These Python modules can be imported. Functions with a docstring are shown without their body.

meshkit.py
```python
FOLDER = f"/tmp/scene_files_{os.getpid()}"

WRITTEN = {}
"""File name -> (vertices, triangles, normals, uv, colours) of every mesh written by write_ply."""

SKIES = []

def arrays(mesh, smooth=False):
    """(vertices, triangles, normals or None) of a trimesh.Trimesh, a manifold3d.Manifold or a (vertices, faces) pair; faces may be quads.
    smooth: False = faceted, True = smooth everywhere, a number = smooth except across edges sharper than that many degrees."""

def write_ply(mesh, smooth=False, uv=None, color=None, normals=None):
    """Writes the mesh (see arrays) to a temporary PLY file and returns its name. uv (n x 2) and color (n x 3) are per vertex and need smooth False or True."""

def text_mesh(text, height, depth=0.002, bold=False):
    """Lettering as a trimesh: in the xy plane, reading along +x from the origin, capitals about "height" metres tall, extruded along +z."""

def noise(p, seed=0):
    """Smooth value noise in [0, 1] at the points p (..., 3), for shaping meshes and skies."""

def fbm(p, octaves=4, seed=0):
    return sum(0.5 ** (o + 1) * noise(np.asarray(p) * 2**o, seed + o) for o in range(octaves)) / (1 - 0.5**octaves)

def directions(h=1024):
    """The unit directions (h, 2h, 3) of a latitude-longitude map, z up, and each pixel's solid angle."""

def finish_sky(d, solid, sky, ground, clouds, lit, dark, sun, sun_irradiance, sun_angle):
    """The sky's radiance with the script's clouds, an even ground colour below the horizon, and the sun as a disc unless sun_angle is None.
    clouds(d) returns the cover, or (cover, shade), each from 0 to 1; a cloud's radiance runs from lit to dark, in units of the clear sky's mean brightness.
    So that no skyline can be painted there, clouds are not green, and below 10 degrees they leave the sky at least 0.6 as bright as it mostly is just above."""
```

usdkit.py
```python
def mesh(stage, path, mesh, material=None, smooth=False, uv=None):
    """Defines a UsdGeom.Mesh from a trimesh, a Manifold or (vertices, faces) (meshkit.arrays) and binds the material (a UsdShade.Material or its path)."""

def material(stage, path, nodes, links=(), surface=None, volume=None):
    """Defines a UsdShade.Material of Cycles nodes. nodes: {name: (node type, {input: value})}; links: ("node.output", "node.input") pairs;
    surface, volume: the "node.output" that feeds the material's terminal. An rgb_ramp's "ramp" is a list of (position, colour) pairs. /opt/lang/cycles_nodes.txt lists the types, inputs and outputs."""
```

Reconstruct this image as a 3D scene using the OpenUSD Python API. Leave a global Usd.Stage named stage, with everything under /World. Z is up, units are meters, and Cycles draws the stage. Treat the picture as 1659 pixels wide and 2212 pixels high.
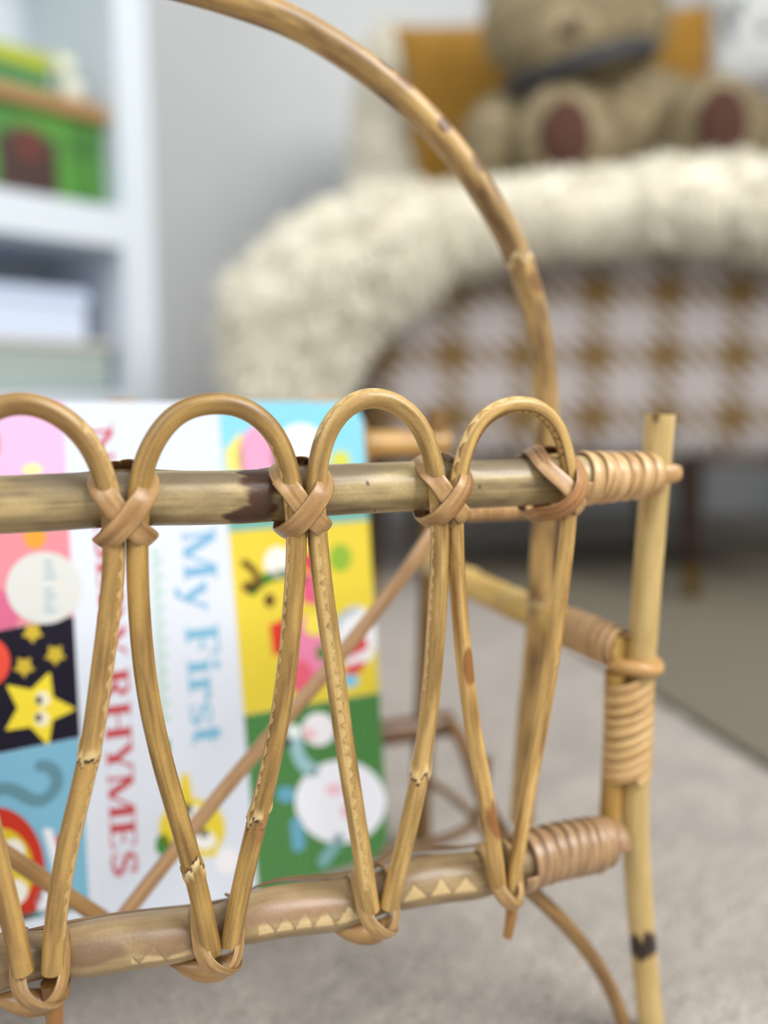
import math, random
import numpy as np, trimesh, manifold3d as m3, usdkit, meshkit
from pxr import Usd, UsdGeom, UsdLux, UsdShade, Gf, Sdf, Vt
from scipy.interpolate import CubicSpline
from shapely.geometry import Polygon, LineString, Point, box
from shapely.ops import unary_union
from shapely import affinity

random.seed(7); RNG = np.random.default_rng(7)
stage = Usd.Stage.CreateInMemory()
UsdGeom.SetStageUpAxis(stage, UsdGeom.Tokens.z); UsdGeom.SetStageMetersPerUnit(stage, 1.0)
stage.DefinePrim('/World', 'Xform'); stage.DefinePrim('/World/Looks', 'Scope')

# ------------------------------------------------------------------ camera
W, H, F = 1659.0, 2212.0, 1850.0
CAM = np.array([0, 0, 0.285]); PITCH = math.atan(266 / F)
cam = UsdGeom.Camera.Define(stage, '/World/camera')
cam.AddTranslateOp().Set(Gf.Vec3d(*CAM)); cam.AddRotateXYZOp().Set(Gf.Vec3f(90 - math.degrees(PITCH), 0, 0))
cam.CreateHorizontalApertureAttr(24.0); cam.CreateFocalLengthAttr(24.0 * F / W)
cam.CreateFStopAttr(24.0 * F / W / 10.5); cam.CreateFocusDistanceAttr(0.275)
cam.CreateClippingRangeAttr(Gf.Vec2f(0.02, 100))
cam.CreateExposureAttr(-0.18)

# ------------------------------------------------------------------ light: a bright window to the right, behind the camera
dome = UsdLux.DomeLight.Define(stage, '/World/sky'); dome.CreateIntensityAttr(0.20); dome.CreateColorAttr(Gf.Vec3f(0.93, 0.97, 1.0))
win = UsdLux.RectLight.Define(stage, '/World/window_light')
win.CreateWidthAttr(1.5); win.CreateHeightAttr(1.3); win.CreateIntensityAttr(13.5); win.CreateColorAttr(Gf.Vec3f(1.0, 0.985, 0.96))


def aim(prim, pos, to):
    z = np.array(pos, float) - np.array(to, float); z /= np.linalg.norm(z)
    x = np.cross([0, 0, 1.0], z); x /= np.linalg.norm(x); y = np.cross(z, x)
    m = Gf.Matrix4d(*x, 0, *y, 0, *z, 0, *map(float, pos), 1)
    UsdGeom.Xformable(prim).AddTransformOp().Set(m)


win2 = UsdLux.RectLight.Define(stage, '/World/window_light_left')
win2.CreateWidthAttr(1.3); win2.CreateHeightAttr(1.2); win2.CreateIntensityAttr(5.0); win2.CreateColorAttr(Gf.Vec3f(0.95, 0.98, 1.0))
aim(win2, (-1.0, -1.1, 1.8), (0.0, 0.8, 0.3))
aim(win, (1.55, -0.55, 1.95), (0.1, 0.75, 0.3))

# ------------------------------------------------------------------ geometry of the view: rays and planes
CP, SP = math.cos(PITCH), math.sin(PITCH)


def ray(px, py):
    x, y = (px - W / 2) / F, -(py - H / 2) / F
    return np.array([x, CP + SP * y, -SP + CP * y])


def at_depth(px, py, Y):
    d = ray(px, py)
    return CAM + d * (Y / d[1])


TH = math.radians(70)
R = np.array([math.sin(TH), math.cos(TH), 0.0]); NB = np.array([-math.cos(TH), math.sin(TH), 0.0]); UP = np.array([0, 0, 1.0])
P0 = at_depth(0, 1090, 0.25)                       # a point of the front top rail


def at(px, py, t=0.0):
    """The point of the rack seen at a pixel, on the plane t metres behind the front panel."""
    d = ray(px, py)
    return CAM + d * ((t - (CAM - P0) @ NB) / (d @ NB))


def along(p):
    return (np.asarray(p) - P0) @ R


def lin(h):
    h = h.lstrip('#'); c = np.array([int(h[i:i + 2], 16) for i in (0, 2, 4)]) / 255.0
    return np.where(c <= 0.04045, c / 12.92, ((c + 0.055) / 1.055) ** 2.4)


# ------------------------------------------------------------------ prim helpers
NAMES = {}


def numbered(parent, name):
    k = (str(parent), name); n = NAMES.get(k, 0); NAMES[k] = n + 1
    return f'{parent}/{name}' if n == 0 else f'{parent}/{name}_{n:03d}'


def data(p, **kw):
    for k, v in kw.items():
        if v: p.SetCustomDataByKey(k, v)


def obj(name, mesh, mat, parent='/World', smooth=40, color=None, **kw):
    path = numbered(parent, name)
    if color is not None:
        v, f = mesh
        g = usdkit.mesh(stage, path, (v, f), mat, True)
        UsdGeom.PrimvarsAPI(g).CreatePrimvar('col', Sdf.ValueTypeNames.Color3fArray, 'vertex').Set(Vt.Vec3fArray.FromNumpy(np.asarray(color, np.float32)))
    else:
        g = usdkit.mesh(stage, path, mesh, mat, smooth)
    data(g.GetPrim(), **kw)
    return path


def thing(name, loc=(0, 0, 0), **kw):
    path = numbered('/World', name)
    x = UsdGeom.Xform.Define(stage, path)
    data(x.GetPrim(), **kw)
    return path


def cat(*ms):
    return trimesh.util.concatenate([m if isinstance(m, trimesh.Trimesh) else trimesh.Trimesh(*meshkit.arrays(m)[:2], process=False) for m in ms])


# ------------------------------------------------------------------ materials
def M(name, nodes, links, surface='p.BSDF'):
    return usdkit.material(stage, '/World/Looks/' + name, nodes, links, surface=surface)


def plain(name, color, rough=0.6, noise=0.0, scale=20, bump=0.0, **kw):
    c = lin(color) if isinstance(color, str) else np.asarray(color)
    nodes = {'g': ('geometry', {}), 'n': ('noise_texture', {'scale': scale, 'detail': 4.0}),
             'r': ('rgb_ramp', {'ramp': [(0.3, tuple(c * (1 - noise))), (0.7, tuple(np.minimum(c * (1 + noise), 1)))]}),
             'b': ('bump', {'strength': min(1.0, bump), 'distance': 0.002}), 'p': ('principled_bsdf', {'roughness': rough, **kw})}
    links = [('g.position', 'n.vector'), ('n.fac', 'r.fac'), ('r.color', 'p.base_color')]
    if bump: links += [('n.fac', 'b.height'), ('b.normal', 'p.normal')]
    return M(name, nodes, links)


def coloured(name, rough, coat, grain):
    return M(name, {'a': ('attribute', {'attribute': 'col'}), 'g': ('geometry', {}), 'n': ('noise_texture', {'scale': 900.0, 'detail': 3.0}),
                    'r': ('rgb_ramp', {'ramp': [(0.25, (1 - grain,) * 3), (0.75, (1 + grain * 0.6,) * 3)]}),
                    'm': ('mix', {'mix_type': 'multiply', 'fac': 1.0}), 'b': ('bump', {'strength': 0.12, 'distance': 0.0006}),
                    'p': ('principled_bsdf', {'roughness': rough, 'coat_weight': coat, 'coat_roughness': 0.22})},
             [('g.position', 'n.vector'), ('n.fac', 'r.fac'), ('a.color', 'm.color1'), ('r.color', 'm.color2'), ('m.color', 'p.base_color'),
              ('n.fac', 'b.height'), ('b.normal', 'p.normal')])


CANE = coloured('lacquered_cane', 0.42, 0.25, 0.10)
PEEL = coloured('split_cane_binding', 0.38, 0.2, 0.12)

# ------------------------------------------------------------------ tubes and ribbons of cane


def smooth_path(P, step):
    P = np.asarray(P, float)
    t = np.r_[0, np.cumsum(np.linalg.norm(np.diff(P, axis=0), axis=1))]
    if len(P) == 2:
        c = lambda x: P[0] + (P[1] - P[0]) * (np.asarray(x) / t[-1])[:, None]
    else:
        c = CubicSpline(t, P)
    n = max(4, int(t[-1] / step))
    q = c(np.linspace(0, t[-1], n * 3)); s = np.r_[0, np.cumsum(np.linalg.norm(np.diff(q, axis=0), axis=1))]
    u = np.linspace(0, s[-1], n)
    return np.stack([np.interp(u, s, q[:, k]) for k in range(3)], 1), u


def frames(C, ref):
    T = np.gradient(C, axis=0); T /= np.linalg.norm(T, axis=1, keepdims=True)
    e = ref - (ref @ T[0]) * T[0]; e /= np.linalg.norm(e)
    E1 = [e]
    for k in range(1, len(C)):
        e = e - (e @ T[k]) * T[k]; e /= np.linalg.norm(e); E1.append(e)
    E1 = np.array(E1)
    return T, E1, np.cross(T, E1)


def mix(a, b, f):
    f = np.asarray(f)[..., None]
    return a * (1 - f) + b * f


def sstep(a, b, x):
    t = np.clip((x - a) / (b - a), 0, 1); return t * t * (3 - 2 * t)


def bark(light, dark, seed=0, amount=0.55, streak=0.35, teeth=(), nodes=(), spots=(), burns=(), cracks=()):
    light, dark = (lin(x) if isinstance(x, str) else x for x in (light, dark))

    def f(S, A):
        S, A = np.broadcast_arrays(S, A)
        ca, sa = np.cos(A), np.sin(A)
        n = meshkit.fbm(np.stack([S * 55, ca * 1.1 + 5, sa * 1.1 + 5], -1), 4, seed)
        k = meshkit.fbm(np.stack([S * 30, ca * 9 + 20, sa * 9 + 20], -1), 3, seed + 9)
        v = np.clip((n - 0.5) * 2.4 * amount + (k - 0.5) * 2.0 * streak + 0.42, 0, 1)
        c = mix(light, dark, v)
        dr = np.zeros(S.shape)
        for s0, s1, ang, hw, fr, amp, col in teeth:          # peeled edges with saw-tooth borders
            ph = S * fr + 0.7 * meshkit.noise(np.stack([S * fr * 0.4, S * 0, S * 0], -1), seed + 3)
            tri = np.abs((ph % 1) - 0.5) * 2
            d = (A - ang + np.pi) % (2 * np.pi) - np.pi
            d = d if hw > 0 else -d                          # the sign of hw says which border has the teeth
            h = abs(hw); jit = meshkit.noise(np.stack([S * fr * 0.7, ca * 2, sa * 2], -1), seed + 4)
            lim = h * (jit * 1.3 - 0.2) + amp * (tri - 0.5)
            inside = ((d > -h) & (d < lim) & (S > s0) & (S < s1)).astype(float)
            edge = (np.abs(d - lim) < 0.06) & (d > -h - 0.06) & (S > s0) & (S < s1)
            c = mix(c, lin(col) * (0.85 + 0.3 * k[..., None]), inside * 0.8)
            c = np.where(edge[..., None], c * 0.72, c)
            dr -= inside * 0.00012
        for s0, rise in nodes:                               # a ring where a leaf sheath was
            jag = (meshkit.fbm(np.stack([ca * 2.2 + s0 * 100, sa * 2.2, S * 0], -1), 3, seed + 5) - 0.5) * 0.010
            d = S - s0 - jag
            c = mix(c, lin('#E6CB94'), (sstep(-0.0045, -0.001, d) * (d < 0)) * 0.75)
            c = np.where((np.abs(d) < 0.0005)[..., None], lin('#4A2E1A'), c)
            dr += rise * np.exp(-((d + 0.0015) / 0.002) ** 2) - rise * 0.4 * (np.abs(d) < 0.0006)
        for s0, ang, ds, da, col in spots:
            d = np.hypot((S - s0) / ds, ((A - ang + np.pi) % (2 * np.pi) - np.pi) / da)
            c = mix(c, lin(col), (1 - sstep(0.7, 1.1, d + (n - 0.5) * 1.2)) * 0.9)
        for s0, w, col in burns:                             # burnt band with a ragged border
            jag = meshkit.fbm(np.stack([ca * 1.6 + 3, sa * 1.6, S * 40], -1), 4, seed + 11)
            d = np.abs(S - s0 - (jag - 0.5) * w * 1.6)
            c = mix(c, lin(col), 1 - sstep(w * 0.30, w * 0.55, d + (jag - 0.5) * w * 0.4))
        for s0, s1, ang, hw, gap in cracks:                  # fine cracks across the bend
            ph = (S / gap + (meshkit.noise(np.stack([S * 300, A * 2, S * 0], -1), seed + 6) - 0.5) * 0.6) % 1
            d = np.abs((A - ang + np.pi) % (2 * np.pi) - np.pi)
            on = (ph < 0.12) & (d < hw) & (S > s0) & (S < s1)
            on |= (np.abs(d - hw) < 0.06) & (S > s0) & (S < s1)
            c = np.where(on[..., None], lin('#5A3A20'), c); dr -= on * 0.0001
        return np.clip(c, 0.002, 0.95), dr
    return f


def tube(P, r, col, seg=40, step=0.0006, ref=None, squash=1.0, wob=0.03, seed=0):
    C, S = smooth_path(P, step)
    T, E1, E2 = frames(C, -NB if ref is None else ref)
    A = np.linspace(0, 2 * np.pi, seg, endpoint=False)[None, :]
    rad = r(S / S[-1]) if callable(r) else np.full(len(S), r)
    rad = np.asarray(rad)[:, None] * (1 + wob * 2 * (meshkit.fbm(np.stack(np.broadcast_arrays(S[:, None] * 45, np.cos(A) * 0.8, np.sin(A) * 0.8), -1), 3, seed + 31) - 0.5))
    c, dr = col(S[:, None], A)
    rad = rad + dr
    V = C[:, None] + rad[..., None] * (np.cos(A)[..., None] * E1[:, None] * squash + np.sin(A)[..., None] * E2[:, None])
    n = len(C); i = np.arange(n - 1)[:, None] * seg; j = np.arange(seg)[None]; j2 = (j + 1) % seg
    a, b, d, e = i + j, i + j2, i + seg + j2, i + seg + j
    Fq = np.concatenate([np.stack([a, b, d], -1).reshape(-1, 3), np.stack([a, d, e], -1).reshape(-1, 3)])
    V = V.reshape(-1, 3); K = c.reshape(-1, 3)
    # end caps, ring of their own so that the cut edge stays crisp
    for ring, flip in ((0, True), (n - 1, False)):
        base = len(V); rv = V[ring * seg:(ring + 1) * seg]; rk = K[ring * seg:(ring + 1) * seg]
        V = np.vstack([V, rv, rv.mean(0)]); K = np.vstack([K, rk * 0.8, rk.mean(0) * 0.75])
        q = np.stack([base + np.arange(seg), base + (np.arange(seg) + 1) % seg, np.full(seg, base + seg)], 1)
        Fq = np.vstack([Fq, q[:, ::-1] if flip else q])
    return (V, Fq), K


def ribbon(P, centre, width, thick, light, dark, seed=0, step=0.0005, nrm=None, closed=False, taper=0.0):
    """A split-cane strip with a rounded back swept along P; its face looks away from `centre` (a point, or one point per sample)."""
    P = np.asarray(P, float)
    if closed:
        P = np.vstack([P, P[:1]])
        t = np.r_[0, np.cumsum(np.linalg.norm(np.diff(P, axis=0), axis=1))]
        q = CubicSpline(t, P, bc_type='periodic')(np.linspace(0, t[-1], max(40, int(t[-1] / step))))
        C = q; S = np.r_[0, np.cumsum(np.linalg.norm(np.diff(q, axis=0), axis=1))]
    else:
        C, S = smooth_path(P, step)
    T = np.gradient(C, axis=0)
    if closed: T[0] = T[-1] = C[1] - C[-2]
    T /= np.linalg.norm(T, axis=1, keepdims=True)
    n = (C - centre(S / S[-1])) if callable(centre) else (C - centre)
    n = n - (n * T).sum(1, keepdims=True) * T; n /= np.linalg.norm(n, axis=1, keepdims=True)
    if not closed and len(n) > 30:
        k = np.ones(21) / 21; pad = np.pad(n, ((10, 10), (0, 0)), mode='edge')
        n = np.stack([np.convolve(pad[:, i], k, 'valid') for i in range(3)], 1)
        n -= (n * T).sum(1, keepdims=True) * T; n /= np.linalg.norm(n, axis=1, keepdims=True)
    B = np.cross(T, n)
    xs = np.array([-1, -0.97, -0.85, -0.6, -0.3, 0, 0.3, 0.6, 0.85, 0.97, 1, 0.9, 0.4, -0.4, -0.9]) * 0.5
    ys = np.array([0.15, 0.45, 0.68, 0.85, 0.96, 1, 0.96, 0.85, 0.68, 0.45, 0.15, 0, 0, 0, 0])
    seg = len(xs)
    w = width * (1 - taper * np.abs(2 * S / S[-1] - 1) ** 3) * (1 + 0.10 * (meshkit.noise(np.stack([S * 120, S * 0, S * 0], -1), seed) - 0.5))
    V = C[:, None] + (w[:, None] * xs[None])[..., None] * B[:, None] + (thick * ys)[None, :, None] * n[:, None]
    light, dark = lin(light), lin(dark)
    X = np.broadcast_to(xs[None], V.shape[:2]); SS = np.broadcast_to(S[:, None], V.shape[:2])
    v = meshkit.fbm(np.stack([SS * 60, X * 5, X * 0 + seed], -1), 4, seed) * 0.55 + meshkit.fbm(np.stack([SS * 25, X * 40, X * 0], -1), 2, seed + 1) * 0.45
    c = mix(light, dark, np.clip((v - 0.5) * 2.4 + 0.4, 0, 1))
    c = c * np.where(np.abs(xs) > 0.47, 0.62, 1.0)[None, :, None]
    N = len(C); i = np.arange(N - 1)[:, None] * seg; j = np.arange(seg)[None]; j2 = (j + 1) % seg
    a, b, d, e = i + j, i + j2, i + seg + j2, i + seg + j
    Fq = np.concatenate([np.stack([a, d, b], -1).reshape(-1, 3), np.stack([a, e, d], -1).reshape(-1, 3)])
    m = V.reshape(-1, 3)
    tri = m[Fq[:200]]
    if not closed:
        for k0, fl in ((0, 1), ((N - 1) * seg, 0)):
            q = np.array([[k0, k0 + k, k0 + k + 1] for k in range(1, seg - 1)])
            Fq = np.vstack([Fq, q if fl else q[:, ::-1]])
    return (m, Fq), c.reshape(-1, 3)


def coil(axis, ra, rb, turns, width, thick, light, dark, seed=0, ref=None, slant=0.0, phase=0.0):
    """A strip wound round the polyline axis; ra, rb are the half axes of the bundle it binds."""
    C, S = smooth_path(axis, 0.0005)
    T, E1, E2 = frames(C, -NB if ref is None else ref)
    n = int(turns * 40); u = np.linspace(0, 1, n); uu = u + 0.22 / turns * (meshkit.noise(np.stack([u * turns * 1.1, u * 0, u * 0], -1), seed) - 0.5) * np.minimum(1, 8 * np.minimum(u, 1 - u)); ph = 2 * np.pi * turns * u + phase
    ix = np.clip(uu, 0, 1) * (len(C) - 1)
    g = lambda Q: np.stack([np.interp(ix, np.arange(len(C)), Q[:, k]) for k in range(3)], 1)
    c0, t0, e1, e2 = g(C), g(T), g(E1), g(E2)
    fa = ra(u) if callable(ra) else ra; fb = rb(u) if callable(rb) else rb
    P = c0 + (fa * np.cos(ph))[:, None] * e1 + (fb * np.sin(ph))[:, None] * e2 + (slant * np.sin(ph))[:, None] * t0
    s = np.r_[0, np.cumsum(np.linalg.norm(np.diff(P, axis=0), axis=1))]; s /= s[-1]
    return ribbon(P, lambda q: np.stack([np.interp(q, s, c0[:, k]) for k in range(3)], 1), width, thick, light, dark, seed, step=0.0006)


# ================================================================== the room
WALL = plain('wall_paint', '#E0E2E2', 0.9, 0.015, 6, 0.1)
WHITE = plain('white_paint', '#EEF1F4', 0.45, 0.01, 10)
CARPET = M('carpet', {'g': ('geometry', {}), 'n': ('noise_texture', {'scale': 420.0, 'detail': 4.0}), 'n2': ('noise_texture', {'scale': 22.0, 'detail': 4.0, 'roughness': 0.6}),
                      'r': ('rgb_ramp', {'ramp': [(0.25, tuple(lin('#8E867E'))), (0.7, tuple(lin('#C9C1B8')))]}),
                      'r2': ('rgb_ramp', {'ramp': [(0.3, (0.80, 0.78, 0.77)), (0.7, (1.08, 1.06, 1.04))]}),
                      'm': ('mix', {'mix_type': 'multiply', 'fac': 1.0}), 'b': ('bump', {'strength': 0.8, 'distance': 0.004}),
                      'p': ('principled_bsdf', {'roughness': 0.95, 'sheen_weight': 0.2})},
           [('g.position', 'n.vector'), ('g.position', 'n2.vector'), ('n.fac', 'r.fac'), ('n2.fac', 'r2.fac'), ('r.color', 'm.color1'), ('r2.color', 'm.color2'),
            ('m.color', 'p.base_color'), ('n.fac', 'b.height'), ('b.normal', 'p.normal')])


def slab(x0, y0, z0, x1, y1, z1):
    b = trimesh.creation.box([x1 - x0, y1 - y0, z1 - z0]); b.apply_translation([(x0 + x1) / 2, (y0 + y1) / 2, (z0 + z1) / 2]); return b


def rbox(sx, sy, sz, r, seg=6):
    s = m3.Manifold.sphere(r, 24)
    return m3.Manifold.batch_hull([s.translate([a * (sx / 2 - r), b * (sy / 2 - r), c * (sz / 2 - r)]) for a in (-1, 1) for b in (-1, 1) for c in (-1, 1)])


# carpet with real loops of pile near the rack, plain further off
gx, gy = np.meshgrid(np.linspace(-0.7, 0.9, 420), np.linspace(-0.3, 1.3, 420), indexing='ij')
gz = 0.004 * meshkit.fbm(np.stack([gx * 190, gy * 190, gx * 0], -1), 2, 3) + 0.003 * meshkit.fbm(np.stack([gx * 30, gy * 30, gx * 0], -1), 2, 4) - 0.004
edge = np.minimum.reduce([gx + 0.7, 0.9 - gx, gy + 0.3, 1.3 - gy]); gz = np.where(edge < 0.01, -0.012, gz)
idx = np.arange(gx.size).reshape(gx.shape)
q = np.stack([idx[:-1, :-1], idx[1:, :-1], idx[1:, 1:], idx[:-1, 1:]], -1).reshape(-1, 4)
near = trimesh.Trimesh(*meshkit.arrays((np.stack([gx, gy, gz], -1).reshape(-1, 3), q))[:2], process=False)
obj('floor', cat(near, slab(-3, -1.6, -0.06, 3.2, 2.4, -0.0035)), CARPET, smooth=30, kind='structure', label='pale grey beige carpet')
obj('wall_back', slab(-3, 1.96, 0, 3.2, 2.06, 2.5), WALL, kind='structure', label='pale grey painted wall behind the armchair')
obj('wall_left', slab(-3.0, -1.6, 0, -2.9, 1.96, 2.5), WALL, kind='structure', label='pale grey painted side wall')
obj('added_wall_right', slab(0.92, 0.70, 0, 1.02, 1.96, 2.5), WALL, kind='structure', label='pale grey unseen wall added right of the armchair to block light')  # unseen, added to keep window light off the wall behind the armchair
obj('ceiling', slab(-3, -1.6, 2.5, 3.2, 2.35, 2.55), WHITE, kind='structure', label='white ceiling')
def floor_at(px, py):
    d = ray(px, py); return (CAM + d * (-CAM[2] / d[2]))[:2]


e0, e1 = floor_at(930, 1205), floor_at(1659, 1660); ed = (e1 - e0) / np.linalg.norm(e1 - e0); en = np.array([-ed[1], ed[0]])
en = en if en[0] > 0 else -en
shade_outline = Polygon([e0, e1 + ed * 0.9, e1 + ed * 0.9 + en * 1.7, e0 + en * 1.7]).buffer(-0.01).buffer(0.01)  # dark slab takes the place of the shade on the carpet here
floor_shade = trimesh.creation.extrude_polygon(shade_outline, 0.009, engine='earcut'); floor_shade.apply_translation([0, 0, -0.0025])
obj('floor_shade', floor_shade, plain('olive_shade', '#746D5E', 0.95, 0.10, 200, 0.8), label='flat olive taupe slab standing in for shade under the armchair', category='floor_shade')
bb = slab(-2.9, 1.945, 0, 0.92, 1.96, 0.10)
obj('baseboard_back', bb, WHITE, kind='structure', label='white painted skirting board')

# ================================================================== the magazine rack
rack = thing('magazine_rack', category='magazine rack', label='golden bamboo and cane magazine rack with looped front, standing on the carpet')
LT, DK = '#D0A25C', '#97682F'
a_end = along(at(1412, 1030))                       # where the rails meet the right-hand post
H_T, B_T = 0.061, 0.187                             # depth of the handle and of the back panel
apex = along(at(120, -80, H_T))
A_C = apex                                          # middle of the rack


def mirror(p):
    p = np.asarray(p, float); return p + np.multiply.outer(2 * (A_C - (p - P0) @ R), R)


def rod(name, pts, r, col, mirrored=False, **kw):
    m, k = tube(pts, r, col, **kw)
    obj(name, m, CANE, rack, color=k)
    if mirrored:
        kw = {**kw, 'step': 0.002, 'seg': 20}
        m, k = tube(mirror(np.asarray(pts)), r, col, **kw)
        obj(name, m, CANE, rack, color=k)


# front top rail, from its left end (out of the picture) to the right-hand post
rail_px = [(0, 1090), (130, 1084), (260, 1078), (420, 1076), (560, 1071), (660, 1062), (800, 1054), (950, 1048), (1100, 1043), (1220, 1036), (1330, 1030), (1412, 1026)]
rail = [at(x, y) for x, y in rail_px]
left_end = mirror(rail[-1]); ext = [rail[0] + (left_end - rail[0]) * k for k in (1, 0.75, 0.5, 0.25)]
rail_full = ext + rail
s_of = lambda px, py, path, t=0: float(np.linalg.norm(np.diff(np.asarray(path), axis=0), axis=1).sum() * 0 + along(at(px, py, t)) - along(path[0]))
sr = lambda px: s_of(px, 1060, rail_full)
pi = math.pi
rod('top_rail', rail_full, lambda u: 0.0086 - 0.0012 * sstep(0.92, 1.0, u), bark('#BAA372', '#6E5D42', 1, 0.95, 0.45,
    burns=[(sr(549), 0.011, '#4A2C18')], spots=[(sr(778), -0.3, 0.0006, 0.10, '#2A1A10'), (sr(800), 1.0, 0.0005, 0.2, '#3A2010'), (sr(1013), 0.0, 0.0006, 0.10, '#1E1410'),
    (sr(730), -0.95, 0.016, 0.45, '#7D6E55'), (sr(160), -0.95, 0.02, 0.45, '#83735A'), (sr(400), -0.95, 0.016, 0.4, '#7C6C54'), (sr(1080), -0.95, 0.018, 0.45, '#85775E')]), seg=72, step=0.0005)

# the loops: teardrops of cane in front of the rails
CT = -0.0112


def leg_pts(px, t=CT): return [at(x, y, t) for x, y in px]


loop1 = leg_pts([(50, 2098), (18, 1960), (-20, 1800), (-62, 1600), (-100, 1400), (-122, 1230), (-128, 1130), (-120, 1040), (-85, 945), (-20, 888), (45, 872), (120, 893), (185, 950), (225, 1030), (240, 1090), (246, 1180), (240, 1290), (222, 1440), (193, 1630), (153, 1800), (122, 1980), (113, 2098)])
loop2 = leg_pts([(458, 2058), (432, 1940), (400, 1815), (358, 1670), (322, 1510), (303, 1350), (297, 1220), (298, 1110), (308, 1020), (338, 946), (392, 890), (455, 872), (520, 880), (578, 920), (615, 985), (632, 1060), (640, 1150), (636, 1270), (625, 1400), (603, 1560), (566, 1730), (528, 1890), (498, 2040)])
loop3 = leg_pts([(800, 1965), (784, 1860), (764, 1730), (742, 1590), (722, 1440), (702, 1300), (687, 1170), (682, 1080), (690, 990), (718, 915), (762, 872), (808, 860), (858, 874), (902, 915), (930, 975), (944, 1040), (950, 1130), (948, 1250), (940, 1390), (926, 1540), (905, 1680), (872, 1830), (840, 1960)])
loop4 = leg_pts([(1078, 1925), (1063, 1810), (1043, 1690), (1020, 1560), (1002, 1420), (990, 1280), (984, 1170), (986, 1070), (1002, 985), (1036, 915), (1080, 882), (1122, 874), (1168, 886), (1204, 925), (1224, 985), (1231, 1050), (1228, 1120), (1217, 1230), (1203, 1340), (1185, 1470), (1160, 1610), (1132, 1760), (1108, 1925)])
shift = -(along(loop2[11]) - along(loop1[10]))
PL = '#D9B87A'
rod('loop_cane', loop1, 0.0033, bark('#B99454', '#7C5B30', 11, 0.8, 0.55, teeth=[(0.20, 0.36, -0.9, 0.35, 170, 0.3, '#D9B57A')], nodes=[(0.302, 0.0004)]), seg=36)
rod('loop_cane', loop2, 0.0033, bark('#B89350', '#77572C', 12, 0.8, 0.55, teeth=[(0.215, 0.34, 1.25, -0.3, 200, 0.45, PL)], nodes=[(0.034, 0.0006), (0.343, 0.0006)], spots=[(0.345, -0.4, 0.006, 0.9, '#9A6C3C')]), seg=36)
rod('loop_cane', loop3, 0.0033, bark('#C6A261', '#80602F', 13, 0.8, 0.55, teeth=[(0.01, 0.14, -0.25, 0.40, 200, 0.5, PL), (0.165, 0.24, -1.25, 0.45, 190, 0.6, '#DDBB7E'), (0.235, 0.30, 1.25, -0.25, 220, 0.4, PL), (0.235, 0.30, -1.25, 0.25, 260, 0.4, PL)], nodes=[(0.331, 0.0006)]), seg=36)
rod('loop_cane', loop4, lambda u: 0.0030 - 0.0002 * u, bark('#D3AC66', '#85602F', 14, 0.8, 0.55, teeth=[(0.140, 0.235, -1.2, 0.35, 170, 0.9, '#E8C98C'), (0.26, 0.36, -0.6, 0.4, 150, 0.5, '#B98848')],
    cracks=[(0.150, 0.240, 1.25, 0.55, 0.0034)], spots=[(0.03, 0.3, 0.008, 1.0, '#8A5526'), (0.09, 0.2, 0.007, 0.9, '#8A5526')]), seg=36)
for k in range(1, 4):                                # further loops out of the picture, to the left
    rod('loop_cane', [p + R * shift * k for p in loop1], 0.0033, bark('#B99454', '#7C5B30', 15 + k), seg=16, step=0.003)


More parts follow.
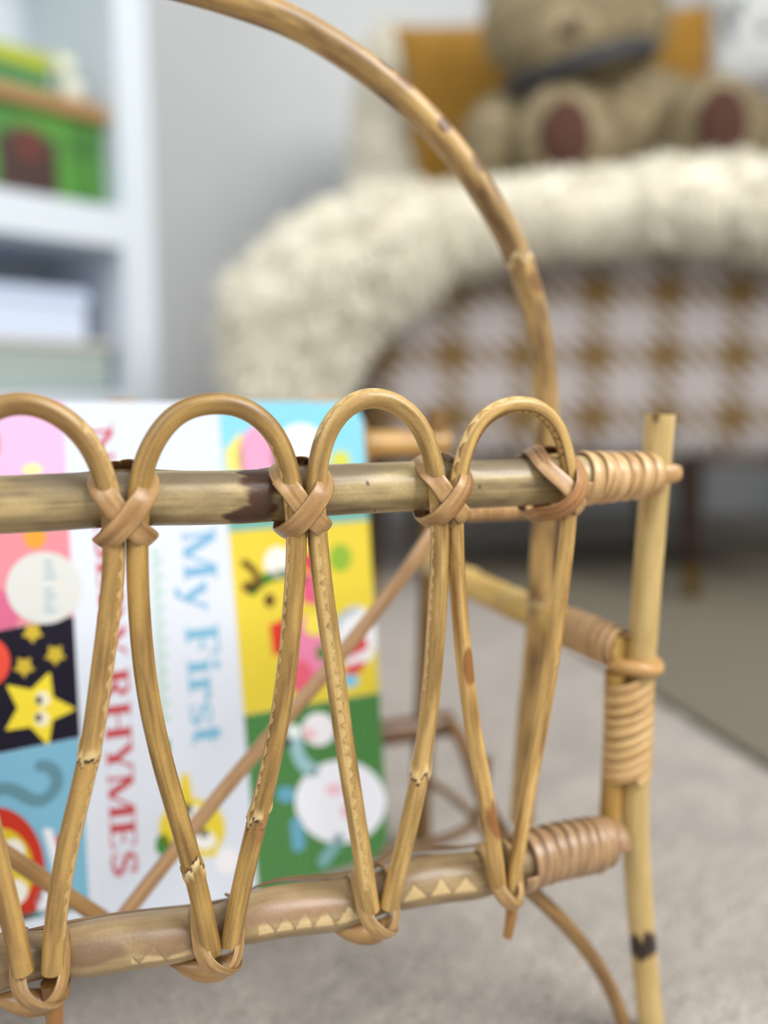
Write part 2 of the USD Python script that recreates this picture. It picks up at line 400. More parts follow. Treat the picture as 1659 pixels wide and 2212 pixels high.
def local(px, py, pts, t=0.0):
    """Turn (along, up, depth) millimetres about the rail point seen at a pixel into points."""
    o = at(px, py, t); o = o + R * (along(at(px, py, CT)) - along(o))
    return [o + (R * a + UP * z + NB * d) * 0.001 for a, z, d in pts]


def x_binding(px, py, sc=1.0, seed=0, only=None):
    lo = [(-7.9, -12.4, -9.6), (-5.6, -9.6, -15.0), (0, -4.2, -16.4), (5.4, 2.0, -15.4), (8.8, 6.6, -10), (8.4, 10.6, -3), (5, 11.4, 4.5), (0, 8.6, 9.4), (-2, 0, 11), (-3, -9, 8), (-6, -12.8, 0)]
    hi = [(-8.6, 7.2, -10), (-5.6, 2.6, -14.6), (0, -4.6, -15.2), (5.6, -9.6, -14.6), (7.8, -12.4, -9.2), (6, -12.8, 0), (3, -9, 7.4), (2, 0, 10), (0, 8.4, 8.8), (-5, 10.9, 4), (-8.2, 10, -3)]
    for k, p in enumerate((lo, hi)):
        P = local(px, py, [(a * sc * 0.84, z * sc * 0.93, d) for a, z, d in p])
        c = local(px, py, [(0, -3.5, -4)])[0]
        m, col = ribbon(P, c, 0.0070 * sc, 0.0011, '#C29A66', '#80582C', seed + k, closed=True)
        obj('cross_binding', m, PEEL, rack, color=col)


x_binding(270, 1082, 1.0, 40)
x_binding(658, 1067, 0.97, 44)
x_binding(967, 1050, 0.94, 48)
for k in (1, 2, 3):
    o = P0 + R * (along(at(270, 1082)) + shift * k); o[2] = at(270, 1082)[2]
    for s_ in (1, -1):
        P = [o + (R * a * s_ + UP * z + NB * d) * 0.001 for a, z, d in [(-8.6, -13.0, -9), (-5.5, -9.6, -15.4), (0, -4.2, -16.4), (5.4, 2.0, -15.4), (8.8, 6.6, -10), (8.4, 10.6, -3), (5, 11.4, 4.5), (0, 8.6, 9.4), (-2, 0, 11), (-3, -9, 8), (-6, -13.6, 1)]]
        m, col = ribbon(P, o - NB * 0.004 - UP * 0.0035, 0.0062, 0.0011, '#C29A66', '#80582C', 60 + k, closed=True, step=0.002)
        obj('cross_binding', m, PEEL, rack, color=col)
# the last loop ends on one leg: one strip over, one under, wider
for k, p in enumerate([[(-8.4, -10.6, -8.5), (-5, -9.4, -12.8), (0.0, -5.4, -16.2), (3.6, 0.0, -15.6), (5.4, 6.0, -11), (5.2, 10.2, -3), (2.4, 11, 4), (-3, 6, 9.4), (-6, -2, 10.4), (-8, -9, 6), (-8.6, -12.2, 0)],
                       [(-8.0, 7.6, -9), (-4.6, 3.0, -12.8), (0.4, -2.6, -15.4), (4.0, -8, -14.2), (5.4, -11.6, -8), (3, -12, 1), (0, -8, 8), (-2, 0, 9.8), (-4, 8, 8), (-7, 11.4, 2), (-8.2, 11, -4)]]):
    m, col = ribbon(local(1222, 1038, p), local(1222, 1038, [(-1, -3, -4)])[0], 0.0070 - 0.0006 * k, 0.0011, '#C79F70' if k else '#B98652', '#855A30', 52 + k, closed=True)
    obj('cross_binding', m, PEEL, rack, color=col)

# bottom rail with its bulging rind between the joints
bot_px = [(-60, 2090), (60, 2066), (180, 2050), (300, 2032), (430, 2012), (540, 1982), (640, 1964), (740, 1952), (830, 1925), (930, 1900), (1040, 1888), (1110, 1868), (1210, 1838), (1290, 1822), (1336, 1812)]
bot = [at(x, y) for x, y in bot_px]
zl = bot[0][2]
be = mirror(bot[-1]); be[2] = zl
bot_full = [bot[0] + (be - bot[0]) * k for k in (1, 0.66, 0.33)] + bot
L0 = along(bot_full[0]); LL = along(bot_full[-1]) - L0
joints = [(along(at(x, 2000)) - L0) / LL for x in (90, 470, 810, 1092)]
joints = [joints[0] - (joints[1] - joints[0]) * k for k in (3, 2, 1)] + joints


def bot_r(u):
    r = np.full(np.shape(u), 0.0086)
    for j in joints: r = r - 0.0014 * np.exp(-((u - j) / 0.022) ** 2)
    return r * (1 - 0.75 * sstep(0.965, 1.0, u))


ub = lambda px: (along(at(px, 1980)) - L0)
rod('bottom_rail', bot_full, bot_r, bark('#AE966C', '#73593A', 21, 0.6, 0.3, teeth=[(ub(280), ub(405), 0.10, -0.22, 115, 0.8, '#D9BE8C'), (ub(550), ub(760), 0.02, -0.22, 120, 0.8, '#DFC590'), (ub(850), ub(1010), -0.05, -0.22, 110, 0.8, '#D8BC88')],
    spots=[(ub(370), -0.4, 0.012, 0.5, '#8C6F52'), (ub(190), -0.4, 0.012, 0.5, '#7C6148'), (ub(640), -0.6, 0.02, 0.4, '#9A7A5C')]), seg=72, step=0.0005)

# cradles that hold the leg ends against the bottom rail
for k, (px, py) in enumerate([(86, 2068), (474, 2000), (820, 1925), (1097, 1868)]):
    s = (1, 0.95, 0.88, 0.74)[k]
    for q, p in enumerate([[(-6.4, 7.2, 3.5), (-7.0, 8.6, -5), (-7.2, 4.0, -9.8), (-6.2, -1.0, -13.6), (-2.4, -4.8, -15.8), (1.0, -5.8, -16), (4.2, -3.6, -15.4), (6.4, 0.6, -12.0), (7.0, 5.2, -9.2), (6.8, 8.7, -4.5), (6.2, 7.2, 3.5)],
                           [(-5.4, 7.2, 3.5), (-5.6, 8.8, -5.2), (-5.6, 4, -10.2), (-4.4, -1.4, -14.6), (-0.6, -4.4, -16.8), (3.2, -6.6, -15.6), (5.8, -8.2, -9.6), (6.2, -9.6, -1)]]):
        P = local(px, py, [(a * s, z, d) for a, z, d in p])
        m, col = ribbon(P, local(px, py, [(0, 2, -2)])[0], 0.0048 if q == 0 else 0.0042, 0.0010, '#BF9A66', '#7A5629', 70 + 2 * k + q)
        obj('cradle_binding', m, PEEL, rack, color=col)
    # the cane's tail bent back below the rail
    if k < 3:
        m, col = tube(local(px, py, [(-16, -9.0, -2), (-8, -10.6, -4), (0, -12.0, -5), (6, -11.4, -2)]), lambda u: 0.0042 * (1 - 0.7 * np.abs(2 * u - 1.2) ** 2), bark('#B98F58', '#7C5A34', 80 + k), seg=24)
        obj('cane_tail', m, CANE, rack, color=col)
for x0, y0, x1, y1, r0 in ((1108, 1935, 1096, 2024, 0.0025), (112, 2120, 118, 2235, 0.0034)):
    m, col = tube([at(x0, y0, -0.008), at((x0 + x1) / 2 + 2, (y0 + y1) / 2, -0.008), at(x1, y1, -0.008)], lambda u: r0 * (1 - 0.3 * u), bark('#B5854A', '#7A4E22', 85), seg=24)
    obj('cane_tail', m, CANE, rack, color=col)

# loose rind along the top of the rails
for pts, t in (([(60, 2006), (150, 1990), (300, 1968), (430, 1952), (500, 1936)], 0.006), ([(540, 1918), (640, 1893), (740, 1886), (800, 1868), (860, 1842), (960, 1828), (1060, 1812)], 0.006), ([(130, 1024), (200, 1018), (270, 1013), (330, 1014), (430, 1016)], 0.004), ([(560, 1012), (620, 1004), (670, 1000), (720, 1006)], 0.004), ([(1110, 986), (1160, 976), (1215, 974)], 0.004)):
    P = [at(x, y + 5, t) for x, y in pts]
    m, col = ribbon(P, np.mean(P, 0) - UP * 0.05 + NB * 0.01, 0.0030, 0.0007, '#8A6E4A', '#503A24', 90, taper=0.8)
    obj('rind_strip', m, PEEL, rack, color=col)

# right-hand post, doubled below the middle
PT = 0.010
post_px = [(1426, 895), (1418, 1000), (1410, 1100), (1398, 1250), (1388, 1390), (1383, 1450), (1376, 1600), (1372, 1750), (1375, 1850), (1384, 1980), (1396, 2110), (1408, 2225)]
post = [at(x, y, PT) for x, y in post_px]
z_last = post[-1]; foot = z_last + (z_last - post[-2]) / np.linalg.norm(z_last - post[-2]) * 0.008
post = post + [foot] if foot[2] > 0.001 else post
post[-1] = np.array([post[-1][0], post[-1][1], max(post[-1][2], 0.001)])
sp_ = lambda y: float(post[0][2] - at(1390, y, PT)[2])
rod('corner_post', post, lambda u: 0.0058 - 0.0002 * u, bark('#DCC082', '#A98A4C', 31, 0.45, 0.3, burns=[(sp_(2022), 0.014, '#2A1B14')], spots=[(0.001, 0.95, 0.004, 0.35, '#6A4A28')]), mirrored=True)
rod('inner_post', [at(1330, 1452, 0.012), at(1328, 1560, 0.012), at(1322, 1700, 0.012), at(1314, 1815, 0.010)], 0.0045, bark('#C49A4E', '#8A6428', 32, 0.5, 0.4), mirrored=True)
rod('rail_peg', [at(1395, 1030, -0.0005), at(1440, 1024, -0.0005), at(1468, 1022, -0.0005)], lambda u: 0.0037 - 0.0008 * sstep(0.85, 1, u), bark('#CFA670', '#A87C4A', 33), seg=28, squash=0.6)

# strip wound round the right end of the top rail and over the post
m, col = coil([at(1238, 1035), at(1330, 1030), at(1412, 1026)], lambda u: 0.0092 - 0.0010 * u, lambda u: 0.0090 - 0.0016 * u, 6.6, 0.0056, 0.0013, '#DDB783', '#A87C48', 100, slant=-0.0022)
obj('coil_binding', m, PEEL, rack, color=col)
# wound round the two posts
cx = [at(1360, 1468, 0.011), at(1358, 1570, 0.011), at(1354, 1680, 0.011)]
m, col = coil(cx, 0.0066, 0.0098, 9.0, 0.0045, 0.0013, '#DDB880', '#A87B42', 101, slant=0.0020)
obj('coil_binding', m, PEEL, rack, color=col)
# ring of cane below the side rail
ph = np.linspace(0, 2 * np.pi, 40, endpoint=False); o = at(1371, 1434, 0.011)
ring = [o + R * 0.0088 * math.cos(a) + NB * 0.0082 * math.sin(a) + UP * 0.0008 * math.sin(2 * a) for a in ph]
m, col = tube(ring + ring[:2], 0.0031, bark('#D3A668', '#A4743C', 102), seg=24)
obj('ring_binding', m, CANE, rack, color=col)
# wound round the right end of the bottom rail
m, col = coil([at(1124, 1866), at(1210, 1838), at(1290, 1823), at(1322, 1816)], lambda u: 0.0096 - 0.0014 * sstep(0.75, 1, u), lambda u: 0.0100 - 0.0030 * sstep(0.8, 1, u), 9.0, 0.0058, 0.0009, '#B39069', '#76563A', 103, slant=-0.0025)
obj('coil_binding', m, PEEL, rack, color=col)

# side rail from the front post to the back post, its front end wound
side = [at(1345, 1404, 0.012), at(1180, 1335, H_T), at(1040, 1272, 0.115), at(922, 1212, B_T)]
sl = lambda t: float(np.linalg.norm(side[1] - side[0]) * 0 + (t - 0.012))
rod('side_rail', side, lambda u: 0.0052 + 0.0024 * sstep(0.0, 0.06, u), bark('#E0BE72', '#A67E38', 41, 0.45, 0.3, nodes=[(0.118, 0.0008), (0.075, 0.0005)]), mirrored=True, ref=UP)
d = (side[1] - side[0]); p0 = side[0] - d * 0.01; p1 = side[0] + d * 0.72
m, col = coil([p0, (p0 + p1) / 2, p1], lambda u: 0.0058 + 0.0022 * sstep(0, 0.2, u), lambda u: 0.0058 + 0.0022 * sstep(0, 0.2, u), 9.0, 0.0042, 0.0011, '#CFA777', '#94703F', 104, ref=UP, slant=0.001)
obj('coil_binding', m, PEEL, rack, color=col)

# the tall arched handle and the leg it runs into
han_px = [(1128, 1775), (1140, 1600), (1156, 1430), (1168, 1290), (1175, 1150), (1180, 1000), (1179, 870), (1169, 758), (1139, 615), (1090, 495), (1013, 370), (906, 243), (771, 133), (640, 52), (510, 2), (420, -25)]
han = [at(x, y, H_T) for x, y in han_px]
ae, ze = along(han[-1]), han[-1][2]; k_ = (ze - han[-2][2]) / (ae - along(han[-2])) * 0.85; da = A_C - ae   # the crown: a parabola to the middle
crown = []
for q in (0.35, 0.68, 1.0):
    p = P0 + R * (ae + da * q) + NB * H_T; p[2] = ze + k_ * da * (q - q * q / 2); crown.append(p)
han_full = han + crown + [mirror(p) for p in crown[-2::-1]] + [mirror(p) for p in han[::-1]]
hs = lambda k: float(np.linalg.norm(np.diff(smooth_path(han[:k + 1], 0.001)[0], axis=0), axis=1).sum())
rod('handle', han_full, 0.0057, bark('#C6A163', '#70522C', 51, 1.0, 0.5, teeth=[(hs(12), hs(15) + 0.02, 0.8, 0.35, 190, 0.8, '#A8814C')], nodes=[(hs(9) - 0.012, 0.0006), (hs(3), 0.0004)],
    spots=[(hs(8), 0.3, 0.005, 0.6, '#7A5226'), (hs(10), 0.5, 0.004, 0.5, '#6A4420'), (hs(11) - 0.01, 0.4, 0.003, 0.6, '#5E3C20'), (hs(11) + 0.012, 0.6, 0.004, 0.5, '#7A5428'), (hs(12) - 0.01, 0.9, 0.004, 0.4, '#5A3A22')]), ref=-NB)

# the divider: thin cane bent into wide V shapes in the plane of the handle
DT = H_T - 0.004
rod('divider_cane', [at(1160, 1097, DT), at(1080, 1099, DT), at(1005, 1103, DT), at(955, 1130, DT), at(915, 1180, DT), at(820, 1310, DT), at(680, 1480, DT), at(540, 1640, DT), at(400, 1810, DT), at(262, 1985, DT)], 0.0031,
    bark('#D0A77C', '#9A7448', 61), seg=24)
dl_ = [mirror(at(1160, 1097, DT)), mirror(at(1005, 1103, DT))]; dl_ += [dl_[1] + (at(-150, 1742, DT) - dl_[1]) * k for k in (0.35, 0.7)]
rod('divider_cane', dl_ + [at(-150, 1742, DT), at(0, 1836, DT), at(110, 1910, DT), at(240, 1996, DT)], 0.0031, bark('#B08650', '#785628', 62), seg=24)
m, col = coil([at(1010, 1102, DT), at(1080, 1099, DT), at(1140, 1097, DT)], 0.0040, 0.0040, 7.0, 0.0040, 0.0010, '#D5AA74', '#94703F', 105)
obj('coil_binding', m, PEEL, rack, color=col)

# back panel
back_post = [at(942, 886, B_T), at(938, 960, B_T), at(930, 1180, B_T), at(922, 1400, B_T), at(916, 1560, B_T), at(912, 1680, B_T), at(912, 1752, B_T)]
back_post[-1][2] = 0.001
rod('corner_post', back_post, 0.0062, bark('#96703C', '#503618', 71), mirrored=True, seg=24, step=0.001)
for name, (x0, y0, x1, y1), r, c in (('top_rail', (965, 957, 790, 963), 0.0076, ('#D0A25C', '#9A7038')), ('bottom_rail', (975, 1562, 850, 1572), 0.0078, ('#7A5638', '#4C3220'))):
    a, b = at(x0, y0, B_T), at(x1, y1, B_T); b[2] = a[2]
    e = P0 + R * (2 * A_C - along(a)) + NB * B_T; e[2] = a[2]
    rod(name, [a, b, (b + e) / 2, e], r, bark(*c, 73), seg=24, step=0.001)
a0, a1 = at(800, 960, B_T), None
for k in range(6):                                   # loops of the back panel, hidden behind the book for the most part
    c0 = along(at(690, 960, B_T)) - 0.052 * k
    zt, zb = at(790, 963, B_T)[2], at(850, 1572, B_T)[2]
    pts = [(0.004, zb), (0.012, zb + 0.06), (0.022, zt - 0.012), (0.0225, zt + 0.004), (0.016, zt + 0.018), (0, zt + 0.024)]
    pts = [(-x, z) for x, z in pts] + [(x, z) for x, z in pts[-2::-1]]
    o = P0 + R * c0 + NB * (B_T - 0.0105)
    rod('loop_cane', [np.array([o[0], o[1], 0]) + R * x + UP * z for x, z in pts], 0.0031, bark('#C2944E', '#8A602C', 110 + k), seg=16, step=0.002)
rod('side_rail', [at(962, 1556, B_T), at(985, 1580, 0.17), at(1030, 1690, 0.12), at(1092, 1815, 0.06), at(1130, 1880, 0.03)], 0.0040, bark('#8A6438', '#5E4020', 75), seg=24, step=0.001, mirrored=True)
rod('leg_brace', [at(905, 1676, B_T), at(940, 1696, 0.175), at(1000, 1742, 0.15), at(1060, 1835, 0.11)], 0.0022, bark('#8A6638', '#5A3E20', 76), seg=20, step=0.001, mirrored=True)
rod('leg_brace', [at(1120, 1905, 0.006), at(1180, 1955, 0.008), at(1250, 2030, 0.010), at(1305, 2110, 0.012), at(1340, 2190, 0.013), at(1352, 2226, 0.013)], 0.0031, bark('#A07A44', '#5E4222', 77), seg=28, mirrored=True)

# a long cane across the bottom, hung from the side canes, that carries what stands in the rack
ar_, tb_ = along(at(1046, 1830, 0.13)), 0.132
fl_ = lambda a, z, t: P0 * [1, 1, 0] + R * a + NB * t + UP * z
half_ = [fl_(ar_, 0.084, 0.128), fl_(ar_ - 0.001, 0.060, 0.130), fl_(ar_ - 0.008, 0.043, tb_), fl_(ar_ - 0.022, 0.0388, tb_), fl_(ar_ - 0.09, 0.0385, tb_)]
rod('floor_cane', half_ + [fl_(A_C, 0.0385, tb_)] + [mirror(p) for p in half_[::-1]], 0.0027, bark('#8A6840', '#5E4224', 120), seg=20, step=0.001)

# ================================================================== the board book in the rack
A_d = np.array([(4100 - W / 2) / F, -(869 - H / 2) / F, 1.0]); B_d = np.array([0.06, -1.0, 0.022])
cw = lambda v: np.array([v[0], CP * v[2] + SP * v[1], -SP * v[2] + CP * v[1]])
BX = cw(A_d); BX /= np.linalg.norm(BX); BY = -cw(B_d); BY -= (BY @ BX) * BX; BY /= np.linalg.norm(BY)   # right and up on the cover
BN = np.cross(BX, BY)
if BN[1] > 0: BN = -BN                               # towards the viewer
BO = at(812, 1380, 0.138)
book = thing('board_book', category='book', label='colourful children\'s board book of nursery rhymes with a sideways title, standing in the magazine rack')


def bk(px, py):
    d = ray(px, py); p = CAM + d * (((BO - CAM) @ BN) / (d @ BN)) - BO
    return float(p @ BX), float(p @ BY)


def flat(poly, z0, z1):
    """A flat printed shape on the cover, from z0 to z1 metres above it."""
    ms = []
    for g in getattr(poly, 'geoms', [poly]):
        if g.area < 1e-9: continue
        m = trimesh.creation.extrude_polygon(g, z1 - z0, engine='earcut'); m.apply_translation([0, 0, z0]); ms.append(m)
    m = trimesh.util.concatenate(ms)
    X = m.vertices
    m.vertices = BO + X[:, :1] * BX + X[:, 1:2] * BY + X[:, 2:3] * BN
    if np.cross(BX, BY) @ BN < 0: m.invert()
    return m


def ppoly(pts): return Polygon([bk(*p) for p in pts]).buffer(0)


def pell(cx, cy, rx, ry, n=48): return ppoly([(cx + rx * math.cos(a), cy + ry * math.sin(a)) for a in np.linspace(0, 2 * pi, n, endpoint=False)])


def pline(pts, w):
    P = np.array([bk(*p) for p in pts]); t = np.r_[0, np.cumsum(np.linalg.norm(np.diff(P, axis=0), axis=1))]
    if len(P) > 2: P = CubicSpline(t, P)(np.linspace(0, t[-1], 40))
    return LineString(P).buffer(w * 0.0002 / 2, cap_style=1)


PRINT = {}


def ink(c, gloss=0.5):
    if c not in PRINT:
        PRINT[c] = plain('print_' + c.strip('#').lower(), c, gloss, 0.0, specular_ior_level=0.25)
    return PRINT[c]


x_r = bk(812, 1380)[0]; y_t = bk(500, 868)[1]; y_b = bk(700, 1885)[1]
x_l = x_r - 0.235
cover = box(x_l, y_b, x_r, y_t).buffer(-0.012).buffer(0.012, quad_segs=10)
PAPER = plain('cover_white', '#DDE4F0', 0.3, 0.0)
obj('cover', flat(cover, -0.0025, 0), PAPER, book)
obj('pages', flat(cover.buffer(-0.0015), -0.019, -0.0026), plain('page_edges', '#E6E2D8', 0.8, 0.05, 300), book)
obj('back_cover', flat(cover, -0.0215, -0.0191), PAPER, book)
xl1 = lambda y: bk(150 + (y - 1150) * 0.058, y)      # edges of the white title band
Z1, Z2, Z3, Z4, Z5 = 0.00012, 0.00024, 0.00036, 0.00048, 0.0006


def panel(name, poly, col, shapes=(), mat=None):
    p = obj(name, flat(poly.intersection(cover), 0, Z1), mat or ink(col), book)
    by = {}
    for lvl, c, g in shapes:
        g = g.intersection(poly).intersection(cover)
        if not g.is_empty: by.setdefault((lvl, c), []).append(g)
    for (lvl, c), gs in sorted(by.items()):
        u = unary_union(gs)
        for g in getattr(u, 'geoms', [u]):
            if g.area > 1e-8: obj('printed_shape', flat(g, Z1 + 0.00012 * (lvl - 1) + 0.00001, Z1 + 0.00012 * lvl), ink(c), p)
    return p


def edge_l(y): return 136 + (y - 900) * 0.054
def edge_r(y): return 474 + (y - 900) * 0.082


def lp(y0, y1, dy0=0, dy1=0): return ppoly([(-420, y0 + 0.2 * (edge_l(y0) + 420)), (edge_l(y0), y0), (edge_l(y1), y1), (-420, y1 + 0.2 * (edge_l(y1) + 420))])
def rp(y0, y1, k0=0.0, k1=0.0): return ppoly([(edge_r(y0), y0), (900, y0 - k0 * (900 - edge_r(y0))), (900, y1 - k1 * (900 - edge_r(y1))), (edge_r(y1), y1)])


def star(cx, cy, r, rot, inner=0.45):
    return ppoly([(cx + (r if k % 2 == 0 else r * inner) * math.cos(rot + k * pi / 5), cy + (r if k % 2 == 0 else r * inner) * math.sin(rot + k * pi / 5)) for k in range(10)])


panel('picture_panel', lp(850, 1090), '#F0BCE2', [(1, '#F6E9A8', pell(70, 1015, 22, 14)), (1, '#D98A5E', pell(-60, 960, 60, 70))])
panel('picture_panel', lp(1091, 1330), '#E08E98', [(1, '#E3A03C', pell(75, 1160, 24, 26)), (1, '#D46A8E', pell(-20, 1330, 60, 60))])
s5 = star(80, 1530, 78, 0.02, 0.5).buffer(0.0012).buffer(-0.0006)
panel('picture_panel', lp(1331, 1592), '#171426', [(1, '#F2DC3C', s5)] + [(1, '#CDB23A', star(x, y, 24, 0.3, 0.6)) for x, y in ((70, 1366), (119, 1414), (52, 1440))] +
      [(1, '#E8503E', pell(-22, 1430, 44, 52)), (2, '#F3EDD0', pell(92, 1510, 16, 17)), (2, '#F3EDD0', pell(90, 1552, 16, 17)), (3, '#3A3A48', pell(84, 1512, 7, 9)), (3, '#3A3A48', pell(83, 1550, 7, 9))])
panel('picture_panel', lp(1593, 1960), '#7DB7D2', [(1, '#638F9F', pline([(-20, 1716), (40, 1712), (90, 1728), (120, 1700), (118, 1668), (88, 1654)], 26)), (1, '#C3341F', pell(-10, 1885, 108, 142)), (2, '#D9BE2E', pell(0, 1880, 72, 92)), (3, '#EDEAE0', pell(28, 1840, 26, 28)), (4, '#453628', pell(14, 1835, 10, 12)), (3, '#EDEAE0', pell(36, 1925, 24, 26)),
      (1, '#E6E9F2', ppoly([(92, 1790), (112, 1790), (140, 1870), (140, 1900), (118, 1890)])), (1, '#B92F2A', ppoly([(116, 1800), (134, 1812), (142, 1860), (130, 1850)])), (1, '#E6E9F2', pell(105, 1948, 28, 32)), (1, '#5D9494', lp(1945, 1999))])
panel('picture_panel', rp(850, 1148, 0.0, 0.08), '#8ED9F2', [(1, '#F2A7CB', pell(560, 985, 46, 66)), (1, '#F2E37E', ppoly([(485, 975), (520, 930), (528, 1020), (490, 1020)])), (1, '#F6F7F2', pell(650, 975, 58, 60)), (1, '#35685A', pell(598, 985, 12, 26)), (1, '#D8DC5A', pell(735, 995, 22, 22)), (1, '#6FAFA8', ppoly([(480, 1100), (900, 1060), (900, 1200), (480, 1200)]))])
panel('picture_panel', rp(1149, 1545, 0.10, 0.17), '#E3CD42', [(1, '#F0EFE6', pell(600, 1215, 30, 34)), (1, '#2C7A2C', pline([(545, 1275), (575, 1250), (620, 1240), (650, 1252)], 26)), (2, '#6A4A22', pline([(528, 1216), (552, 1240), (560, 1262)], 18)), (1, '#7A4E2A', pell(540, 1268, 18, 14)), (1, '#5A3A22', pell(582, 1297, 12, 15)), (1, '#D93A50', ppoly([(650, 1200), (690, 1190), (705, 1230), (660, 1235)])), (1, '#DC5F80', ppoly([(650, 1240), (700, 1236), (700, 1310), (652, 1300)])),
      (1, '#8FB43C', pell(735, 1205, 24, 30)), (1, '#D8382E', ppoly([(582, 1350), (630, 1330), (640, 1410), (590, 1415)])), (1, '#EE8BB0', pell(665, 1410, 48, 80)), (2, '#E8667C', pell(650, 1462, 26, 36)), (3, '#F2E05A', pell(680, 1350, 24, 24)), (2, '#4A8A2C', pell(694, 1410, 12, 16)), (1, '#EDEFF2', pell(768, 1375, 46, 66)), (1, '#7EC8E8', pline([(726, 1350), (742, 1330), (770, 1318)], 18)), (2, '#D63A50', ppoly([(742, 1395), (790, 1375), (795, 1400), (745, 1425)])), (2, '#D63A50', ppoly([(745, 1440), (790, 1425), (780, 1450), (750, 1460)])), (1, '#7EC8E8', pell(755, 1470, 20, 14))])
GRID = M('print_gingham', {'g': ('geometry', {}), 'w1': ('wave_texture', {'wave_type': 'bands', 'bands_direction': 'x', 'scale': 90.0}), 'w2': ('wave_texture', {'wave_type': 'bands', 'bands_direction': 'z', 'scale': 90.0}),
                           'm': ('math', {'math_type': 'maximum'}), 'r': ('rgb_ramp', {'ramp': [(0.75, tuple(lin('#3F7A3C'))), (0.98, tuple(lin('#56904E')))]}), 'p': ('principled_bsdf', {'roughness': 0.32})},
         [('g.position', 'w1.vector'), ('g.position', 'w2.vector'), ('w1.fac', 'm.value1'), ('w2.fac', 'm.value2'), ('m.value', 'r.fac'), ('r.color', 'p.base_color')])
panel('picture_panel', rp(1546, 2000, 0.17, 0.2), '#3F7A3C', [(1, '#EEF2FB', pell(735, 1732, 98, 90)), (1, '#F1EFF4', pell(688, 1575, 36, 36)), (2, '#F3C6CF', pell(668, 1585, 14, 14)), (1, '#9CC6CE', pline([(640, 1600), (646, 1635), (676, 1664)], 34)), (2, '#E8F0F0', pell(634, 1580, 16, 16)), (1, '#2E3A34', pell(622, 1604, 10, 10)), (2, '#F2C3D2', pell(722, 1705, 20, 12)), (2, '#F2B4CC', pell(748, 1752, 12, 14)),
      (1, '#6BA9C4', pell(618, 1716, 20, 18)), (1, '#6BA9C4', pline([(640, 1780), (645, 1825)], 34)), (1, '#7FB0B4', pline([(730, 1815), (700, 1858)], 34))], mat=GRID)
# the yellow bird at the foot of the title band
fig = [(1, '#E9D23E', unary_union([pell(415, 1790, 72, 66), ppoly([(392, 1670), (408, 1672), (420, 1740), (380, 1740)]), ppoly([(455, 1740), (480, 1755), (470, 1850), (420, 1850)])])), (1, '#3E8A3C', pell(352, 1825, 16, 24)), (1, '#6FA83C', pell(468, 1722, 10, 8)), (2, '#F2F2EE', pell(420, 1762, 24, 22)), (3, '#1E1A18', pell(404, 1748, 10, 12)), (2, '#F2F2EE', pell(442, 1815, 24, 20)), (3, '#2A2420', pell(440, 1800, 9, 9)), (1, '#2E8A3E', pell(361, 1610, 6, 14)), (2, '#F0F0F4', pell(490, 1860, 26, 30))]
for lvl in (1, 2, 3):
    for c in sorted({c for l, c, g in fig if l == lvl}):
        obj('printed_bird', flat(unary_union([g for l, k, g in fig if l == lvl and k == c]).intersection(cover), 0.00012 * (lvl - 1) + 0.00001, 0.00012 * lvl), ink(c), book)
# round white badge over the pink panel, with its faint marks
bd = obj('badge', flat(pell(95, 1270, 82, 78), 0, 0.0003), ink('#D6D8D4'), book)
obj('badge_marks', flat(unary_union([pline([(98, 1215 + k), (110 + 4 * (k % 3), 1214 + k)], 7) for k in (0, 16, 32, 60, 74, 90, 104)]), 0.00031, 0.0004), ink('#9DB8C4'), bd)


